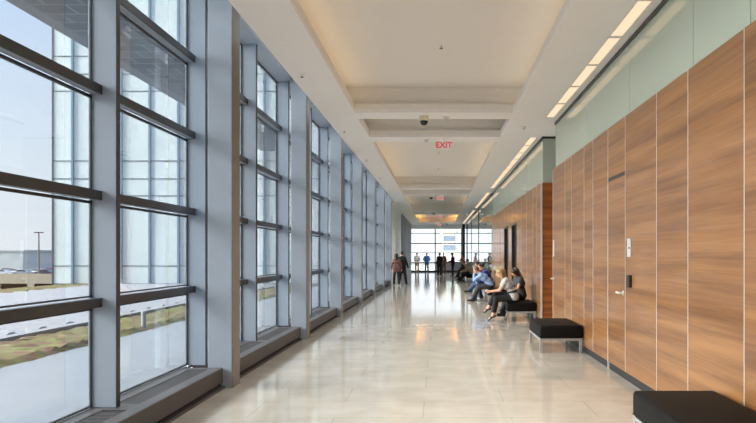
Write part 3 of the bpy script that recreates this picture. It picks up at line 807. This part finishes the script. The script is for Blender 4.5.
    for nm in 'LR': P += arm(nm, e, min(sl, 1), max(0, sl-1))
    P += [cap(nb-up2*.03*s, nb+up2*.01*s, .052*s+e, k=.03)]
    slabs = []
    if 'hem' not in o and pose.get('seat'): slabs = [(pel-up*.10*s, -up)]
    emit_mesh(P, h, o.get('topname', 'shirt'), o['top'], t, slabs)
    if o.get('belt') is not None:
        emit_mesh(torso(e2+.014), h, 'belt', o['belt'], t, [(waist+up*.022, up), (waist-up*.022, -up)])
    if o.get('collar') is not None:
        emit_mesh([cap(nb+up2*.0*s, nb+up2*.035*s, .062*s, .056*s)], h*.8, 'collar', o['collar'], t)
    if o.get('front') is not None:
        fw = unit(np.cross(lat, up2)); emit_mesh([cap(shc+fw*.085*s, waist+fw*.115*s, .03*s, .02*s, k=.02)], h*.8, 'shirt_front', o['front'], t)
    # shoes
    for nm in 'LR':
        a = J['an'+nm]; tt = toe[nm]; dn = unit(np.cross(tt, np.cross(V3(0, 0, 1), tt)))
        dn = -dn if dn[2] > 0 else dn
        if o.get('heels'):
            P = [cap(a+dn*.035*s-tt*.02, a+dn*.02*s+tt*.06, .034*s, .03*s, k=.02), cap(a+dn*.03*s+tt*.06, a+dn*.055*s+tt*.15, .03*s, .022*s, k=.02), cap(a+dn*.04*s-tt*.035, a+dn*.08*s-tt*.04, .014*s, .008*s, k=.01)]
        else:
            P = [cap(a+dn*.03*s-tt*.025*s, a+dn*.03*s+tt*.03*s, .046*s, k=.02), cap(a+dn*.045*s+tt*.03*s, a+dn*.05*s+tt*.155*s, .042*s, .033*s, k=.03), cap(a+dn*.052*s-tt*.04*s, a+dn*.055*s+tt*.15*s, .03*s, k=.02)]
        emit_mesh(P, min(h, .01), 'shoe', o['shoes'], t)
    # hair
    hm = o['hair']; st = o.get('style', 'short')
    if st != 'bald':
        c = hpt(-.014, 0, .034); P = [ell(c, (.104*s, .089*s, .104*s), HM, .02)]
        if st == 'long':
            P = [ell(c, (.112*s, .098*s, .110*s), HM, .02)]
            for q in (-1, 1): P += [cap(hpt(-.02, .07*q, .03), hpt(-.03, .088*q, -.15)+V3(0, 0, -.03), .05*s, .04*s, k=.04), cap(hpt(-.07, .03*q, 0), hpt(-.085, .04*q, -.20)+V3(0, 0, -.04), .065*s, .045*s, k=.05)]
        if st == 'bun': P.append(ell(hpt(-.10, 0, .06), (.04*s,)*3, HM, .02))
        P.append(ell(hpt(.105, 0, -.025 if st != 'long' else -.03), (.085*s, .064*s if st == 'long' else .12*s, .088*s), HM, .02, cut=True))
        if st != 'long': P.append(ell(hpt(.03, 0, -.11), (.12*s, .14*s, .10*s), HM, .02, cut=True))
        emit_mesh(P, min(h, .011), 'hair', hm, t)
    return t, J, dict(hc=hc, hdir=hdir, pel=pel)
HB = plain('hair_blonde', srgb(152, 124, 86), .5, var=.25, vscale=25); HD = plain('hair_dark', srgb(40, 26, 22), .4, var=.3, vscale=25)
HBR = plain('hair_brown', srgb(112, 78, 50), .5, var=.2, vscale=25); HG = plain('hair_grey', srgb(120, 112, 106), .5, var=.2, vscale=25)
BLK = cloth('black', (17, 17, 20)); CHAR = cloth('charcoal', (62, 62, 72)); SHO = plain('shoe_black', (.012, .012, .013, 1), .35)
m, nt, out = newmat('cloth_print'); b = N(nt, 'ShaderNodeBsdfPrincipled'); nt.links.new(b.outputs[0], out.inputs[0]); b.inputs['Roughness'].default_value = .85
vo = N(nt, 'ShaderNodeTexVoronoi'); vo.inputs['Scale'].default_value = 48; mp = coords(nt); nt.links.new(mp.outputs[0], vo.inputs['Vector'])
r = ramp(nt, [(.15, srgb(84, 84, 90)), (.55, srgb(190, 188, 188))]); nt.links.new(vo.outputs['Distance'], r.inputs[0]); nt.links.new(r.outputs[0], b.inputs['Base Color']); PRINT = m
PI = math.pi
SEAT = .455
def sit(px, lean, head, **k):
    d = dict(pelvis=(px, 0, SEAT+.125), lean=lean, head=head, seat=True, curve=14, ankleL=(px+.46, .10, .10), ankleR=(px+.46, -.10, .10), wristL=(px+.40, .08, .68), wristR=(px+.40, -.08, .68), kneeL=(.6, .1, 1), kneeR=(.6, -.1, 1))
    d.update(k); return d
# all seated figures face the corridor: local +x points to world -X (rz = pi); local +y is world -Y (towards the camera)

# blonde woman on the near end of the third bench
_, JB, _ = person('blonde woman in a patterned grey top and black trousers sitting with a phone', (1.85, 16.72, 0), PI,
       sit(0, 14, 20, curve=20, wristL=(.57, .03, .71), wristR=(.56, -.06, .71), ankleL=(.50, .05, .13), ankleR=(.60, -.12, .30), toeL=(.85, .1, -.45), toeR=(.9, -.1, -.45), kneeL=(.7, 0, 1), kneeR=(.6, 0, 1),
           poleL=(-.5, .3, -1), poleR=(-.5, -.3, -1), hands=dict(dL=(1, -.2, .15), dR=(1, .2, .15), nL=(0, -1, .3), nR=(0, 1, .3), curlL=35, curlR=35)),
       h=.009, fem=True, s=.97, top=PRINT, sleeve=.55, topname='blouse', legs=BLK, cuff=.72, belt=BLK, shoes=SHO, heels=True, hair=HB, style='long')
_, JD, _ = person('dark haired woman in a charcoal top sitting by the wall and looking down', (2.10, 17.35, 0), PI+.45,
       sit(0, -2, 38, curve=18, wristL=(.36, .02, .76), wristR=(.36, -.08, .74), poleL=(-.3, .4, -1), poleR=(-.3, -.4, -1), ankleL=(.62, .10, .20), ankleR=(.46, -.08, .13), toeL=(.9, 0, -.3),
           hands=dict(dL=(1, -.3, .3), dR=(1, .3, .3), nL=(0, -.8, .6), nR=(0, .8, .6), curlL=30, curlR=30)),
       h=.009, fem=True, s=.90, top=cloth('dark_grey', (58, 60, 66)), sleeve=.3, topname='blouse', legs=BLK, shoes=SHO, hair=HD, style='long')
t = thing('phone', 'small phone held in the blonde woman\'s hands', 'phone', (1.85-(JB['wrL'][0]+JB['wrR'][0])/2-.10, 16.735, JB['wrL'][2]+.035)); t.rotation_euler = (0, -.7, 0)
box(-.006, .006, -.036, .036, -.07, .07).build('casing', 'black', t, .004); box(.006, .0075, -.032, .032, -.062, .062).build('screen', 'car_glass', t)
mid_ = (JD['wrL']+JD['wrR'])/2; tv = Matrix.Rotation(PI+.45, 3, 'Z') @ Vector((mid_[0]+.14, mid_[1], mid_[2]+.045))
t = thing('tablet', 'dark tablet held on the lap of the dark haired woman', 'tablet', tuple(Vector((2.10, 17.35, 0))+tv)); t.rotation_euler = (0, .9, PI+.45)
t.rotation_euler = (0, -.9, .45)
box(-.006, .006, -.065, .065, -.09, .09).build('casing', 'black', t, .004); box(.006, .0075, -.058, .058, -.082, .082).build('screen', 'car_glass', t)
# man in light blue shirt, chin on hand
person('man in a light blue shirt and dark trousers leaning forward, hand at his mouth', (1.80, 23.4, 0), PI,
       sit(0, 32, 8, curve=22, wristL=(.55, .0, .98), wristR=(.50, -.02, .80), poleL=(.2, .3, -1), poleR=(.2, -.4, -1), ankleL=(.62, .12, .10), ankleR=(.52, -.16, .10),
           hands=dict(dL=(-.05, -.1, 1), dR=(.6, .5, .2), nL=(-1, 0, .1), nR=(0, .5, -1), curlL=48, curlR=40)),
       h=.011, top=cloth('light_blue', (138, 166, 208)), legs=CHAR, shoes=SHO, hair=HBR, collar=cloth('light_blue', (138, 166, 208)))
person('dark haired person in a royal blue shirt behind the man in light blue', (1.85, 24.0, 0), PI,
       sit(0, 16, 20, curve=16, wristL=(.42, .08, .68), ankleL=(.36, .1, .10), ankleR=(.30, -.1, .10)), top=cloth('royal_blue', (28, 48, 108)), legs=CHAR, shoes=plain('shoe_white', srgb(205, 212, 222), .5), hair=HD)
person('person in a dark red shirt and jeans sitting past the man in light blue', (2.0, 28.95, 0), PI,
       sit(0, 18, 15, curve=14, ankleL=(.72, .1, .10), ankleR=(.60, -.1, .10)), top=cloth('dark_red', (110, 44, 44)), legs=cloth('jeans', (62, 84, 116)), shoes=SHO, hair=HD, skin=SK2)
person('man in a khaki jacket and black trousers leaning forward on the far bench', (1.95, 40.7, 0), PI,
       sit(0, 28, 10, curve=16, ankleL=(.60, .1, .10), ankleR=(.80, -.1, .10), wristL=(.52, .06, .62)), h=.014, top=cloth('khaki', (158, 138, 108)), topname='jacket', hem=.02, legs=BLK, shoes=SHO, hair=HD)
person('person in a beige jacket with bag coloured trousers beside the khaki jacket man', (2.02, 41.3, 0), PI,
       sit(0, 10, 10), h=.014, top=cloth('beige', (168, 140, 112)), topname='jacket', legs=cloth('tan', (140, 118, 92)), shoes=SHO, hair=HBR)['label' if False else 0]['label'] = 'brown haired sitter in a beige jacket beside the khaki jacket man'
person('dark clad person sitting farthest down the row of benches', (1.9, 47.1, 0), PI,
       sit(0, 14, 10, ankleL=(.62, .1, .10)), h=.014, top=cloth('ink', (36, 38, 46)), topname='jacket', legs=BLK, shoes=SHO, hair=HD)
def stand(**k):
    d = dict(pelvis=(0, 0, .96), lean=1, curve=3, head=3, ankleL=(0, .11, .085), ankleR=(.02, -.11, .085), wristL=(.08, .27, .87), wristR=(.08, -.27, .87), kneeL=(1, .1, 0), kneeR=(1, -.1, 0), poleL=(-1, .4, 0), poleR=(-1, -.4, 0))
    d.update(k); return d
H2 = .014
person('person in an orange shirt and dark trousers standing behind the sitters', (1.95, 54.0, 0), PI, stand(wristL=(.25, .1, 1.15)), h=H2, top=cloth('orange', (186, 84, 48)), legs=BLK, shoes=SHO, hair=HD, skin=SK2)
person('man in a black suit standing nearest the row of sitters, facing left', (1.11, 50.5, 0), PI*.95, stand(wristL=(.3, .08, 1.1)), h=H2, top=BLK, topname='jacket', hem=.14, legs=BLK, shoes=SHO, hair=HD, s=.985, front=cloth('white', (220, 222, 226)))
person('man in a black suit turned away, standing left of the brown suited man', (.10, 50.5, 0), PI*.35, stand(wristR=(.25, -.15, 1.05)), h=H2, top=BLK, topname='jacket', hem=.14, legs=BLK, shoes=SHO, hair=HD, s=.96)
person('man in a brown suit and white shirt standing between two men in black', (.47, 56.0, 0), -PI*.62, stand(wristR=(.22, -.05, 1.1)), h=H2, top=cloth('brown', (92, 76, 70)), topname='jacket', hem=.14, legs=cloth('brown2', (80, 68, 64)), shoes=SHO, hair=HBR, front=cloth('white', (220, 222, 226)), s=.97)
person('man in a white shirt and khaki trousers standing at the end window', (-1.87, 60.6, 0), -PI/2, stand(wristL=(-.05, .12, .95), wristR=(-.05, -.12, .95), poleL=(-.2, 1, 0), poleR=(-.2, -1, 0)), h=H2, top=cloth('white', (220, 222, 226)), legs=cloth('khaki_trouser', (134, 108, 76)), shoes=SHO, hair=HG, belt=BLK)
person('man in a blue shirt and dark trousers standing at the end window', (-1.0, 60.6, 0), -PI/2, stand(wristL=(-.05, .14, .98), wristR=(-.05, -.14, .98), poleL=(-.2, 1, 0), poleR=(-.2, -1, 0)), h=H2, top=cloth('mid_blue', (70, 108, 176)), legs=cloth('navy', (38, 46, 66)), shoes=SHO, hair=HBR, belt=BLK)
person('person in a long black coat walking on the right of the pair at left', (-1.88, 35.8, 0), PI*.42, stand(ankleL=(-.12, .14, .12), ankleR=(.22, -.16, .085), wristR=(.1, -.30, .92), side=3), h=.012, top=BLK, topname='coat', hem=.22, legs=BLK, shoes=SHO, hair=HD, style='short')
person('person in a brown jacket and dark trousers, left of the walking pair', (-2.17, 35.5, 0), PI*.55, stand(pelvis=(0, 0, .90), ankleL=(.16, .12, .085), ankleR=(-.18, -.1, .12), lean=3), h=.012, fem=True, s=.93, top=cloth('brown_jacket', (112, 80, 72)), topname='jacket', hem=.12, legs=BLK, shoes=SHO, hair=HD, style='long')

#PEOPLE-END#
# ------------------------------------------------------------------ camera, light, world
cam = bpy.data.cameras.new('camera'); co = bpy.data.objects.new('camera', cam); COL.objects.link(co)
co.location = (0, 0, EYE); co.rotation_euler = (math.pi/2, 0, 0)
cam.sensor_width = 36; cam.lens = 36*680/756; cam.shift_x = -60/756; cam.shift_y = 43/756; cam.clip_end = 2000; cam.clip_start = .05
S.camera = co
w = bpy.data.worlds.new('sky'); S.world = w; w.use_nodes = True; nt = w.node_tree; nt.nodes.clear()
wo = nt.nodes.new('ShaderNodeOutputWorld'); bg = nt.nodes.new('ShaderNodeBackground')
tc = nt.nodes.new('ShaderNodeTexCoord'); sx = nt.nodes.new('ShaderNodeSeparateXYZ')
nt.links.new(tc.outputs['Generated'], sx.inputs[0])
r = ramp(nt, [(0.0, srgb(226, 229, 236)), (.12, srgb(218, 226, 238)), (.35, srgb(186, 208, 240)), (1.0, srgb(150, 180, 225))])
nt.links.new(sx.outputs['Z'], r.inputs[0]); nt.links.new(r.outputs[0], bg.inputs[0])
mr = nt.nodes.new('ShaderNodeMapRange'); mr.inputs['From Min'].default_value = -.45; mr.inputs['From Max'].default_value = -.05
mr.inputs['To Min'].default_value = 1.12; mr.inputs['To Max'].default_value = 1.6
nt.links.new(sx.outputs['X'], mr.inputs['Value']); nt.links.new(mr.outputs[0], bg.inputs[1])
nt.links.new(bg.outputs[0], wo.inputs[0])
def sunl(rot, e, ang):
    l = bpy.data.lights.new('sun', 'SUN'); l.energy = e; l.angle = math.radians(ang); l.color = (1, .96, .9)
    o = bpy.data.objects.new('sun', l); COL.objects.link(o)
    d = Vector(rot).normalized(); o.rotation_euler = (-d).to_track_quat('Z', 'Y').to_euler(); o.location = (20, -20, 40)
sunl((.88, .08, -.46), 14.0, 60)
for li, ly in enumerate((3.0, 6.5, 10.0, 13.2, 17.5, 21.0, 24.5, 28.0, 33.0, 38.0, 45.0, 52.0, 58.0)):  # unseen fill spots added under the soffit to brighten the hall
    l = bpy.data.lights.new('soffit_fill_spot', 'SPOT'); l.energy = 230 if ly < 40 else 380; l.spot_size = 1.7; l.spot_blend = 1; l.shadow_soft_size = .12; l.color = (1, .96, .92)
    lo = bpy.data.objects.new('soffit_fill_spot', l); COL.objects.link(lo); lo.location = (2.0, ly, ZC-.03); lo.rotation_euler = (0, math.radians(36), 0)
vs = S.view_settings; S.display_settings.display_device = 'sRGB'
vs.view_transform = 'Standard'; vs.look = 'None'; vs.gamma = 1; vs.exposure = 1.22; vs.use_curve_mapping = False
cy = S.cycles; cy.max_bounces = 10; cy.diffuse_bounces = 6; cy.glossy_bounces = 4; cy.transparent_max_bounces = 24; cy.caustics_reflective = False; cy.caustics_refractive = False; cy.sample_clamp_indirect = 6
try: cy.use_denoising = True; cy.denoiser = 'OPENIMAGEDENOISE'
except Exception: pass
